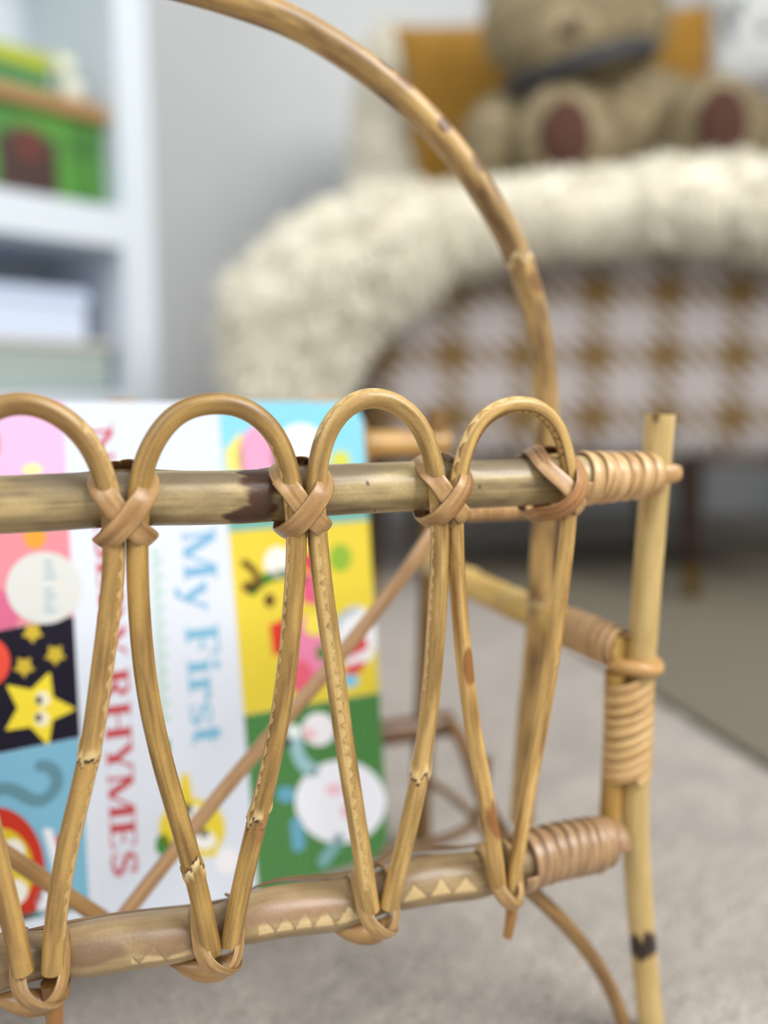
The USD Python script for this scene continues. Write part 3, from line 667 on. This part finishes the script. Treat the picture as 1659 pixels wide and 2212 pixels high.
def serif(ch):
    """A slab-serif letter, height 1, as a shape; returns (shape, advance)."""
    tk, tn, sh = 0.19, 0.07, 0.06
    st = lambda x, w, y0=0, y1=1: box(x, y0, x + w, y1)
    sf = lambda x, w, y: box(x - 0.07, y, x + w + 0.07, y + sh)
    dg = lambda x0, y0, x1, y1, w: Polygon([(x0 - w / 2, y0), (x0 + w / 2, y0), (x1 + w / 2, y1), (x1 - w / 2, y1)])
    arc = lambda cx, cy, rx, ry, a0, a1, w: LineString([(cx + rx * math.cos(a), cy + ry * math.sin(a)) for a in np.linspace(a0, a1, 30)]).buffer(w / 2, cap_style=2)
    if ch == 'M': return unary_union([st(0.07, tn), sf(0.07, tn, 0), sf(0.02, tn, 1 - sh), dg(0.13, 1, 0.46, 0, tk), dg(0.46, 0, 0.80, 1, tn), st(0.76, tk), sf(0.76, tk, 0), sf(0.80, tk, 1 - sh)]), 1.06
    if ch == 'N': return unary_union([st(0.07, tn), sf(0.07, tn, 0), sf(0.02, tn, 1 - sh), dg(0.12, 1, 0.66, 0, tk), st(0.64, tn), sf(0.64, tn, 1 - sh)]), 0.82
    if ch == 'U': return unary_union([st(0.07, tk, 0.3), sf(0.07, tk, 1 - sh), st(0.56, tn, 0.3), sf(0.56, tn, 1 - sh), arc(0.37, 0.32, 0.215, 0.27, pi, 2 * pi, 0.09)]), 0.76
    if ch == 'R': return unary_union([st(0.07, tk), sf(0.07, tk, 0), sf(0.07, 0.1, 1 - sh), box(0.2, 1 - tn, 0.4, 1), box(0.2, 0.48, 0.4, 0.48 + tn), arc(0.38, 0.74, 0.17, 0.215, -pi / 2, pi / 2, 0.13), dg(0.36, 0.5, 0.60, 0, tk), sf(0.56, 0.1, 0)]), 0.76
    if ch == 'S': return unary_union([arc(0.29, 0.74, 0.2, 0.21, 0.3, 1.45 * pi, 0.11), arc(0.29, 0.26, 0.21, 0.21, -0.72 * pi, 0.5 * pi, 0.13), LineString([(0.13, 0.62), (0.45, 0.38)]).buffer(0.085), st(0.44, 0.05, 0.7, 1), st(0.06, 0.05, 0, 0.3)]), 0.60
    if ch == 'E': return unary_union([st(0.07, tk), sf(0.07, 0.1, 0), sf(0.07, 0.1, 1 - sh), box(0.2, 1 - tn, 0.56, 1), box(0.2, 0, 0.58, tn), box(0.2, 0.48, 0.44, 0.48 + tn), st(0.53, 0.05, 0.78, 1), st(0.55, 0.05, 0, 0.24), st(0.42, 0.05, 0.38, 0.62)]), 0.68
    if ch == 'Y': return unary_union([dg(0.12, 1, 0.36, 0.42, tk), dg(0.62, 1, 0.42, 0.42, tn), st(0.29, tk, 0, 0.46), sf(0.29, tk, 0), sf(0.06, 0.12, 1 - sh), sf(0.58, 0.08, 1 - sh)]), 0.74
    if ch == 'H': return unary_union([st(0.07, tk), st(0.60, tk), box(0.2, 0.47, 0.65, 0.47 + tn)] + [sf(x, tk, y) for x in (0.07, 0.60) for y in (0, 1 - sh)]), 0.88
    if ch == 'F': return unary_union([st(0.07, tk), sf(0.07, tk, 0), sf(0.07, 0.1, 1 - sh), box(0.2, 1 - 0.08, 0.58, 1), box(0.2, 0.46, 0.44, 0.46 + tn), st(0.53, 0.06, 0.72, 1), st(0.41, 0.05, 0.36, 0.62)]), 0.66
    if ch == 'i': return unary_union([st(0.07, tk * 0.95, 0, 0.66), sf(0.07, tk, 0), box(0, 0.66 - sh, 0.15, 0.66), Point(0.15, 0.88).buffer(0.1)]), 0.34
    if ch == 'r': return unary_union([st(0.07, tk * 0.95, 0, 0.66), sf(0.07, tk, 0), box(0, 0.66 - sh, 0.15, 0.66), arc(0.37, 0.38, 0.2, 0.24, 0.5 * pi, pi, 0.08), Point(0.42, 0.56).buffer(0.09)]), 0.52
    if ch == 's': return affinity.scale(serif('S')[0], 0.8, 0.66, origin=(0, 0)), 0.46
    if ch == 't': return unary_union([st(0.09, tk, 0.12, 0.88), box(0, 0.60, 0.4, 0.66), arc(0.27, 0.15, 0.11, 0.11, pi, 1.8 * pi, 0.08)]), 0.42
    if ch == 'y': return unary_union([dg(0.10, 0.66, 0.34, 0, tk), dg(0.56, 0.66, 0.24, -0.28, tn * 1.2), Point(0.18, -0.24).buffer(0.09), box(0, 0.61, 0.26, 0.66), box(0.44, 0.61, 0.66, 0.66)]), 0.64
    return Polygon(), 0.34


def lettering(text, p0, p1, cap, col):
    """Sideways lettering: the baseline runs down the cover from pixel p0 to p1, capitals `cap` pixels tall."""
    gl = [serif(c) for c in text]; total = sum(a for _, a in gl); u = 0; out = []
    p0, p1 = np.array(p0, float), np.array(p1, float); dv = np.array([cap, -cap * 0.13])
    for g, a in gl:
        for q in getattr(g, 'geoms', [g]):
            if q.is_empty: continue
            f = lambda c: [bk(*(p0 + (p1 - p0) * ((u + x) / total) + dv * y)) for x, y in c]
            out.append(Polygon(f(q.exterior.coords), [f(h.coords) for h in q.interiors]).buffer(0))
        u += a
    obj('title_lettering', flat(unary_union(out), 0.00001, Z1), ink(col), book)


lettering('My', (394, 1150), (402, 1325), 70, '#7DB4D6')
lettering('First', (400, 1355), (416, 1615), 70, '#7FBAD6')
lettering('NURSERY', (190, 925), (222, 1425), 52, '#C64C60')
lettering('RHYMES', (222, 1448), (243, 1898), 55, '#C2464E')
obj('small_lettering', flat(unary_union([pline([(330 + (y - 1200) * 0.05, y), (340 + (y - 1200) * 0.05 + 8 * (k % 2), y - 1)], 8) for k, y in enumerate(range(1195, 1560, 17))]), 0.00001, Z1), ink('#A9CDB4'), book)

# ================================================================== armchair
def hound(name, per, c1, c2):
    n = {'g': ('geometry', {}), 's': ('separate_xyz', {}), 'sum0': ('math', {'math_type': 'add'}),
         'u': ('math', {'math_type': 'divide', 'value2': per}), 'v': ('math', {'math_type': 'divide', 'value2': per * 0.87}),
         'fu': ('math', {'math_type': 'fraction'}), 'fv': ('math', {'math_type': 'fraction'}),
         'cu': ('math', {'math_type': 'less_than', 'value2': 0.43}), 'cv': ('math', {'math_type': 'less_than', 'value2': 0.43}),
         'd': ('math', {'math_type': 'add'}), 'd4': ('math', {'math_type': 'multiply', 'value2': 4.0}), 'fd': ('math', {'math_type': 'fraction'}), 'cd': ('math', {'math_type': 'less_than', 'value2': 0.5}),
         'x': ('mix_float', {}), 'n': ('noise_texture', {'scale': 500.0, 'detail': 3.0}), 'm': ('mix', {'color1': tuple(lin(c1)), 'color2': tuple(lin(c2))}),
         'b': ('bump', {'strength': 0.5, 'distance': 0.002}), 'p': ('principled_bsdf', {'roughness': 0.9, 'sheen_weight': 0.3})}
    l = [('g.position', 's.vector'), ('s.x', 'sum0.value1'), ('s.y', 'sum0.value2'), ('sum0.value', 'u.value1'), ('s.z', 'v.value1'), ('u.value', 'fu.value1'), ('v.value', 'fv.value1'), ('fu.value', 'cu.value1'), ('fv.value', 'cv.value1'),
         ('u.value', 'd.value1'), ('v.value', 'd.value2'), ('d.value', 'd4.value1'), ('d4.value', 'fd.value1'), ('fd.value', 'cd.value1'),
         ('cd.value', 'x.fac'), ('cu.value', 'x.a'), ('cv.value', 'x.b'), ('x.result', 'm.fac'), ('m.color', 'p.base_color'), ('g.position', 'n.vector'), ('n.fac', 'b.height'), ('b.normal', 'p.normal')]
    return M(name, n, l)


HOUND = hound('houndstooth_wool', 0.089, '#A9A19F', '#6E552C')
DARKW = plain('dark_wood', '#2B1A12', 0.35, 0.2, 40)
BRASS = plain('brass', '#9A7A34', 0.35, 0.05, 40, metallic=1.0)
chair = thing('armchair', category='armchair', label='low armchair in grey and mustard houndstooth wool on dark brass-tipped legs')
CHY = 1.09


def blob(m, step, amp=0.0, scale=30, seed=0, iters=8):
    """Refine a manifold, smooth it and roughen it."""
    t = trimesh.Trimesh(*meshkit.arrays(m.refine_to_length(step))[:2], process=True)
    trimesh.smoothing.filter_taubin(t, iterations=iters)
    if amp:
        n = t.vertex_normals
        t.vertices = t.vertices + n * (amp * (meshkit.fbm(t.vertices * scale, 3, seed) - 0.4))[:, None]
    return t


zs = at_depth(900, 1010, CHY)[2]
cb = rbox(0.68, 0.60, 0.33, 0.05).translate([0.305, CHY + 0.30, zs + 0.165])
obj('seat_base', blob(cb, 0.02), HOUND, chair, smooth=True)
obj('seat_back', blob(rbox(0.74, 0.14, 0.66, 0.05).rotate([-8, 0, 0]).translate([0.33, CHY + 0.60, zs + 0.38]), 0.02), HOUND, chair, smooth=True)
c2 = at_depth(1700, 10, CHY + 0.37)
wt_ = c2[2] - 0.120                                  # the right side rises to a wing that carries the white cushion
obj('side_wing', blob(rbox(0.15, 0.40, wt_ - zs - 0.04, 0.05).translate([0.70, CHY + 0.42, (wt_ + zs + 0.04) / 2]), 0.02), HOUND, chair, smooth=True)
obj('arm', blob(rbox(0.13, 0.50, 0.30, 0.05).translate([-0.085, CHY + 0.36, zs + 0.165]), 0.02), HOUND, chair, smooth=True)
for x0, y0, xt in ((1515, CHY + 0.03, 1487), (800, CHY + 0.03, 820), (1400, CHY + 0.5, 1390), (900, CHY + 0.5, 900)):
    b = at_depth(x0, 900, y0); b[2] = 0.0068 if x0 == 1515 else 0.0; tpt = at_depth(xt, 1000, y0); tpt[2] = zs + 0.02
    a = b + (tpt - b) * 0.22
    fr = lambda p, r: m3.Manifold.cylinder(0.0005, r, r, 24).translate(list(p))
    lg = obj('leg', m3.Manifold.batch_hull([fr(a, 0.011), fr(tpt, 0.017)]), DARKW, chair, smooth=40)
    obj('brass_tip', m3.Manifold.batch_hull([fr(b, 0.0085), fr(a, 0.0113)]), BRASS, lg, smooth=40)


def strands(name, mesh, n, length, width, mat, parent, seed, curl=0.6, droop=0.0, lump=None):
    rng = np.random.default_rng(seed)
    p, fi = trimesh.sample.sample_surface(mesh, n, seed=seed)
    nr = mesh.face_normals[fi]
    L = length * rng.uniform(0.6, 1.15, n)[:, None]
    cl = np.stack([meshkit.noise(p * 45 + 10 * k, seed + k) - 0.5 for k in range(3)], 1) * 2
    d = nr + cl * curl + rng.normal(0, 0.25, (n, 3)); d[:, 2] -= droop; d /= np.linalg.norm(d, axis=1, keepdims=True)
    side = np.cross(d, rng.normal(0, 1, (n, 3))); side /= np.linalg.norm(side, axis=1, keepdims=True)
    pts = np.stack([p - nr * 0.001, p + d * L * 0.35 + side * L * 0.12, p + d * L * 0.7 - side * L * 0.10 - UP * L * 0.1, p + d * L + side * L * 0.15 - UP * L * 0.25], 1)
    path = numbered(parent, name)
    c = UsdGeom.BasisCurves.Define(stage, path)
    c.CreateTypeAttr('cubic'); c.CreateBasisAttr('catmullRom'); c.CreateWrapAttr('pinned')
    c.CreatePointsAttr(Vt.Vec3fArray.FromNumpy(pts.reshape(-1, 3).astype(np.float32)))
    c.CreateCurveVertexCountsAttr(Vt.IntArray.FromNumpy(np.full(n, 4, np.int32)))
    c.CreateWidthsAttr(Vt.FloatArray.FromNumpy(np.tile([width, width * 0.9, width * 0.7, width * 0.3], n).astype(np.float32))); c.SetWidthsInterpolation('vertex')
    UsdShade.MaterialBindingAPI.Apply(c.GetPrim()).Bind(mat)
    data(c.GetPrim(), kind='stuff')


def chain(spheres, pairs):
    S = [m3.Manifold.sphere(r, 20).translate(list(p)) for p, r in spheres]
    return m3.Manifold.batch_boolean([m3.Manifold.batch_hull([S[i] for i in g]) for g in pairs], m3.OpType.Add)


# the sheepskin: over the seat, down its left side, and up the left of the back
WOOL = plain('sheep_wool', '#F4EFDF', 0.95, 0.08, 60, 0.6, sheen_weight=0.3)
fl = []
ys = [CHY - 0.035, CHY + 0.26]
row = [(600, 800, 0.052), (606, 668, 0.058), (680, 600, 0.062), (770, 548, 0.056), (920, 502, 0.042), (1120, 462, 0.032), (1400, 434, 0.033), (1660, 436, 0.040), (1900, 446, 0.044)]
for yk, dz in ((ys[0], 0.0), (ys[1], 0.0)):
    for (x, y, r) in row:
        p = at_depth(x, y, CHY - 0.035); p[1] = yk; p[2] += dz; fl.append((p, r))
p = at_depth(620, 850, CHY - 0.02); fl.append((p, 0.050)); p = at_depth(665, 750, CHY - 0.03); fl.append((p, 0.045)); p = at_depth(770, 620, CHY - 0.035); fl.append((p, 0.040))
n = len(row)
grp = [[i, i + 1, n + i, n + i + 1] for i in range(n - 1)] + [[0, 1, 2 * n], [2 * n, 2 * n + 1, 1, 2], [2 * n + 1, 2 * n + 2, 2, 3], [2 * n + 2, 3, 4]]
bks = [(at_depth(835, 430, CHY + 0.42), 0.045), (at_depth(835, 260, CHY + 0.50), 0.040), (at_depth(845, 120, CHY + 0.54), 0.036)]
k0 = len(fl); fl += bks; grp += [[n + 3, n + 4, k0], [k0, k0 + 1], [k0 + 1, k0 + 2]]
skin = blob(chain(fl, grp), 0.007, 0.024, 55, 5, 5)
sk = obj('sheepskin', skin, WOOL, smooth=True, label='thick cream sheepskin draped over the seat and left side of the armchair', category='sheepskin')
strands('fleece_pile', skin, 32000, 0.026, 0.0022, WOOL, sk, 21, 0.9, 0.35)

# cushions
def cushion(w, h, d, seed=0):
    g = np.linspace(-1, 1, 41); X, Y = np.meshgrid(g, g, indexing='ij')
    th = np.clip((1 - np.abs(X) ** 2.6) * (1 - np.abs(Y) ** 2.6), 0, 1) ** 0.5
    pin = 1 - 0.06 * (1 - np.abs(X) ** 2) * np.abs(Y) ** 3; pin2 = 1 - 0.06 * (1 - np.abs(Y) ** 2) * np.abs(X) ** 3
    top = np.stack([X * w / 2 * pin2, Y * h / 2 * pin, th * d / 2 + 0.004], -1).reshape(-1, 3); bot = top * [1, 1, -1]
    idx = np.arange(41 * 41).reshape(41, 41); q = np.stack([idx[:-1, :-1], idx[1:, :-1], idx[1:, 1:], idx[:-1, 1:]], -1).reshape(-1, 4)
    rim = np.r_[idx[:, 0], idx[-1, 1:], idx[-2::-1, -1], idx[0, -2:0:-1]]; o = 41 * 41
    rq = np.stack([rim, np.roll(rim, -1), np.roll(rim, -1) + o, rim + o], 1)
    v, f, _ = meshkit.arrays((np.vstack([top, bot]), np.vstack([q, q[:, ::-1] + o, rq[:, ::-1]])))
    return trimesh.Trimesh(v, f, process=False)


def place(m, c, rx=0, ry=0, rz=0):
    m = m.copy()
    T = trimesh.transformations.euler_matrix(*map(math.radians, (rx, ry, rz)), 'sxyz'); T[:3, 3] = c
    m.apply_transform(T); return m


MUST = plain('mustard_velvet', '#A6781F', 0.85, 0.22, 90, 0.6, sheen_weight=0.3)
c1 = at_depth(1205, 262, CHY + 0.42)
obj('cushion', place(cushion(0.53, 0.32, 0.11), c1, 98, -4, 0), MUST, smooth=50, label='mustard velvet cushion propped behind the teddy on the armchair', category='cushion')
LINEN = M('printed_linen', {'g': ('geometry', {}), 'n': ('noise_texture', {'scale': 26.0, 'detail': 2.0}), 'r': ('rgb_ramp', {'ramp': [(0.36, tuple(lin('#8E9494'))), (0.43, tuple(lin('#EEF0F0')))]}), 'p': ('principled_bsdf', {'roughness': 0.85})},
          [('g.position', 'n.vector'), ('n.fac', 'r.fac'), ('r.color', 'p.base_color')])
obj('cushion', place(cushion(0.25, 0.25, 0.08), c2, 96, -6, -8), LINEN, smooth=50, label='white cushion with grey print in the right corner of the armchair', category='cushion')

# teddy, slumped, soles towards us
FUR = plain('teddy_fur', '#AA9A78', 0.95, 0.25, 70, 0.7, sheen_weight=0.3)
SOLE = plain('brown_suede', '#4A2A1C', 0.85, 0.1, 60)
RIB = plain('dark_ribbon', '#33353A', 0.6, 0.1, 60)
teddy = thing('teddy_bear', category='teddy bear', label='shaggy beige teddy bear with brown soles slumped on the sheepskin')


def ell(px, py, Y, rx, ry, rz):
    p = at_depth(px, py, Y); s = Y / F
    return m3.Manifold.sphere(1, 40).scale([rx * s, ry, rz * s]).translate(list(p))


ty = CHY + 0.24
hull2 = lambda a, b: m3.Manifold.batch_hull([a, b])
bodym = m3.Manifold.batch_boolean([ell(1320, 285, ty + 0.03, 215, 0.085, 118), hull2(ell(1215, 290, ty - 0.10, 85, 0.03, 92), ell(1270, 290, ty, 95, 0.05, 85)),
                                   hull2(ell(1555, 270, ty - 0.10, 80, 0.03, 92), ell(1480, 300, ty, 95, 0.05, 78)), hull2(ell(1075, 300, ty - 0.03, 58, 0.045, 75), ell(1170, 240, ty + 0.04, 60, 0.05, 62)), hull2(ell(1640, 300, ty - 0.02, 45, 0.045, 70), ell(1520, 250, ty + 0.04, 60, 0.05, 60))], m3.OpType.Add)
bm = blob(bodym, 0.009, 0.010, 60, 8, 5)
bo = obj('body', bm, FUR, teddy, smooth=True); strands('fur', bm, 12000, 0.013, 0.0012, FUR, bo, 31, 0.6, 0.2)
headm = m3.Manifold.batch_boolean([ell(1240, 50, ty - 0.02, 178, 0.085, 125), ell(1215, 85, ty - 0.09, 90, 0.05, 62), ell(1105, -60, ty - 0.02, 55, 0.03, 55), ell(1375, -70, ty - 0.02, 55, 0.03, 55)], m3.OpType.Add)
hm = blob(headm, 0.009, 0.010, 60, 9, 5)
he = obj('head', hm, FUR, teddy, smooth=True); strands('fur', hm, 8000, 0.013, 0.0012, FUR, he, 32, 0.6, 0.2)
obj('nose', ell(1228, 62, ty - 0.141, 22, 0.010, 16), plain('nose_stitch', '#54473A', 0.8), he, smooth=True)
for x in (1180, 1290): obj('eye', ell(x, 12, ty - 0.098, 11, 0.008, 11), plain('eye_bead_%d' % x, '#15100E', 0.15), he, smooth=True)
for x, y, rx, rz in ((1222, 291, 54, 70), (1560, 270, 52, 74)):
    obj('sole', ell(x, y, ty - 0.134, rx, 0.014, rz), SOLE, teddy, smooth=True)
nc = at_depth(1245, 158, ty - 0.012)
rp_ = [nc + np.array([0.100 * math.cos(a), -0.122 * math.sin(a), 0.094 * 0.30 * math.cos(a) - 0.022 * math.sin(a)]) for a in np.linspace(0, 2 * pi, 33)]
m, col = tube(rp_, 0.0115, bark('#4A4E58', '#2A2C30', 5), seg=20, step=0.003)
obj('neck_ribbon', m, RIB, teddy, smooth=True)

# ================================================================== bookcase and what stands on it
BD = np.array([math.sin(math.radians(41.8)), math.cos(math.radians(41.8)), 0]); BF = np.array([BD[1], -BD[0], 0])   # along its front; out of its front
BQ = at_depth(345, 840, 1.36)


def bcase(a0, a1, d0, d1, z0, z1, r=0.0):
    """A board: a along the front from its right-hand end (negative to the left), d behind the front, z up."""
    m = trimesh.creation.box([a1 - a0, d1 - d0, z1 - z0]) if not r else trimesh.Trimesh(*meshkit.arrays(rbox(a1 - a0, d1 - d0, z1 - z0, r))[:2])
    m.apply_translation([(a0 + a1) / 2, (d0 + d1) / 2, (z0 + z1) / 2])
    v = m.vertices; m.vertices = np.array([BQ[0], BQ[1], 0]) + v[:, :1] * BD - v[:, 1:2] * BF + v[:, 2:3] * UP
    if np.linalg.det(np.array([BD, -BF, UP])) < 0: m.invert()
    return m


def bz(px, py, d=0.0):
    """Height and position along the bookcase of a pixel on the plane d behind its front."""
    o = BQ - BF * d; dr = ray(px, py); p = CAM + dr * (((o - CAM) @ BF) / (dr @ BF))
    return p[2], (p - BQ) @ BD


SHELF = plain('bookcase_white', '#D6DFE8', 0.5, 0.01, 10)
bc = thing('bookcase', category='bookcase', label='white painted bookcase holding toys and boxes beside the armchair')
aw = bz(268, 600)[1]
BL, DP = -0.95, 0.26
obj('side_panel', bcase(aw, 0, 0, DP, 0, 1.5), SHELF, bc)
obj('side_panel', bcase(BL, BL - aw, 0, DP, 0, 1.5), SHELF, bc)
obj('back_panel', bcase(BL, 0, DP, DP + 0.012, 0, 1.5), SHELF, bc)
zt1, zb1 = bz(130, 428)[0], bz(130, 515)[0]
zt2 = bz(130, 850)[0]
for z0, z1 in ((zb1, zt1), (zt2 - 0.03, zt2), (0.02, 0.07), (1.05, 1.08), (1.47, 1.5)):
    obj('shelf', bcase(BL - aw, aw, 0.0, DP, z0, z1), SHELF, bc)
GREEN = M('leaf_print', {'g': ('geometry', {}), 'v': ('voronoi_texture', {'scale': 11.0}), 'r': ('rgb_ramp', {'ramp': [(0.25, tuple(lin('#3F7E2A'))), (0.5, tuple(lin('#4F9030'))), (0.8, tuple(lin('#25561F')))]}), 'p': ('principled_bsdf', {'roughness': 0.4})},
          [('g.position', 'v.vector'), ('v.distance', 'r.fac'), ('r.color', 'p.base_color')])
PINE = plain('pine_lid', '#A67F50', 0.5, 0.12, 30)
gb = thing('toy_box', category='storage box', label='bright green printed toy box with a wooden lid, on the bookcase shelf')
z_lid = bz(200, 262, 0.04)[0]
ar = bz(222, 430, 0.04)[1]; al = ar - 0.42
obj('tub', bcase(al, ar, 0.035, 0.22, zt1, z_lid - 0.004, 0.006), GREEN, gb)
obj('lid', bcase(al - 0.01, ar + 0.022, 0.022, 0.235, z_lid - 0.004, z_lid + 0.020, 0.005), PINE, gb)
ax = bz(65, 360, 0.035)[1]
obj('printed_trunk', bcase(ax - 0.045, ax + 0.04, 0.0335, 0.0355, zt1 + 0.004, zt1 + 0.085), plain('trunk_brown', '#3A1E16', 0.5), gb)
obj('printed_trunk', bcase(ax - 0.02, ax + 0.02, 0.0325, 0.0345, zt1 + 0.05, zt1 + 0.095), plain('trunk_red', '#5E2415', 0.5), gb)
zl = z_lid + 0.020
gk = thing('picture_book', category='book', label='yellow and green picture book lying flat on the wooden toy box lid')
obj('cover', bcase(al, ar - 0.075, 0.03, 0.19, zl + 0.026, zl + 0.052, 0.004), plain('lime_cover', '#AAB31C', 0.4), gk)
obj('pages', bcase(al + 0.003, ar - 0.078, 0.033, 0.19, zl + 0.005, zl + 0.0265), plain('green_edge', '#2F7A4A', 0.6, 0.2, 60), gk)
obj('back_cover', bcase(al, ar - 0.07, 0.03, 0.19, zl, zl + 0.005), plain('green_cover', '#3A8A3C', 0.4), gk)
wt = thing('toy_animal', category='toy', label='small pale cream toy figure at the end of the toy box lid')
p = np.array([BQ[0], BQ[1], zl]) + BD * (ar - 0.035) - BF * 0.06
sp = lambda dx, dz, r, s=(1, 1, 1): m3.Manifold.sphere(r, 28).scale(list(s)).translate(list(p + BD * dx + UP * dz))
obj('body', m3.Manifold.batch_hull([sp(0, 0.018, 0.018), sp(0.008, 0.022, 0.016)]), plain('toy_cream', '#E4E4D2', 0.5), wt, smooth=True)
obj('head', sp(-0.006, 0.050, 0.015), plain('toy_cream_head', '#E8EAD0', 0.5), wt, smooth=True)
for s in (-1, 1): obj('ear', sp(-0.006 + 0.009 * s, 0.064, 0.006, (0.7, 0.5, 1.4) if False else (1, 1, 1)), plain('toy_ear_%d' % (s + 1), '#D9DEB0', 0.5), wt, smooth=True)
# lower shelf
wb = thing('storage_box', category='storage box', label='pale blue-white lidded box on the lower shelf of the bookcase')
zq0, zq1 = zt2 + 0.075, bz(90, 622, 0.06)[0]
aq = bz(180, 660, 0.06)[1]
bsk = thing('basket', category='basket', label='low grey-green woven basket on the bookcase under the pale box')
WEAVE = M('grey_weave', {'g': ('geometry', {}), 'w': ('wave_texture', {'wave_type': 'bands', 'bands_direction': 'z', 'scale': 28.0, 'distortion': 4.0}), 'r': ('rgb_ramp', {'ramp': [(0.2, tuple(lin('#8FA09C'))), (0.8, tuple(lin('#B9C3BE')))]}), 'b': ('bump', {'strength': 0.5, 'distance': 0.003}), 'p': ('principled_bsdf', {'roughness': 0.8})},
          [('g.position', 'w.vector'), ('w.fac', 'r.fac'), ('r.color', 'p.base_color'), ('w.fac', 'b.height'), ('b.normal', 'p.normal')])
z_b1 = bz(120, 735, 0.03)[0]
a_b = bz(238, 800, 0.03)[1]
obj('body', bcase(a_b - 0.42, a_b, 0.025, 0.22, zt2, z_b1 - 0.008, 0.008), WEAVE, bsk)
obj('rim', bcase(a_b - 0.425, a_b + 0.004, 0.02, 0.225, z_b1 - 0.010, z_b1, 0.004), plain('basket_rim', '#C6BEB0', 0.7), bsk)
obj('body', bcase(aq - 0.36, aq, 0.05, 0.22, z_b1, zq1 - 0.02, 0.005), plain('pale_box', '#D3DEF2', 0.5), wb)
obj('lid', bcase(aq - 0.365, aq + 0.004, 0.046, 0.224, zq1 - 0.022, zq1, 0.004), plain('pale_box_lid', '#CBD8F0', 0.5), wb)
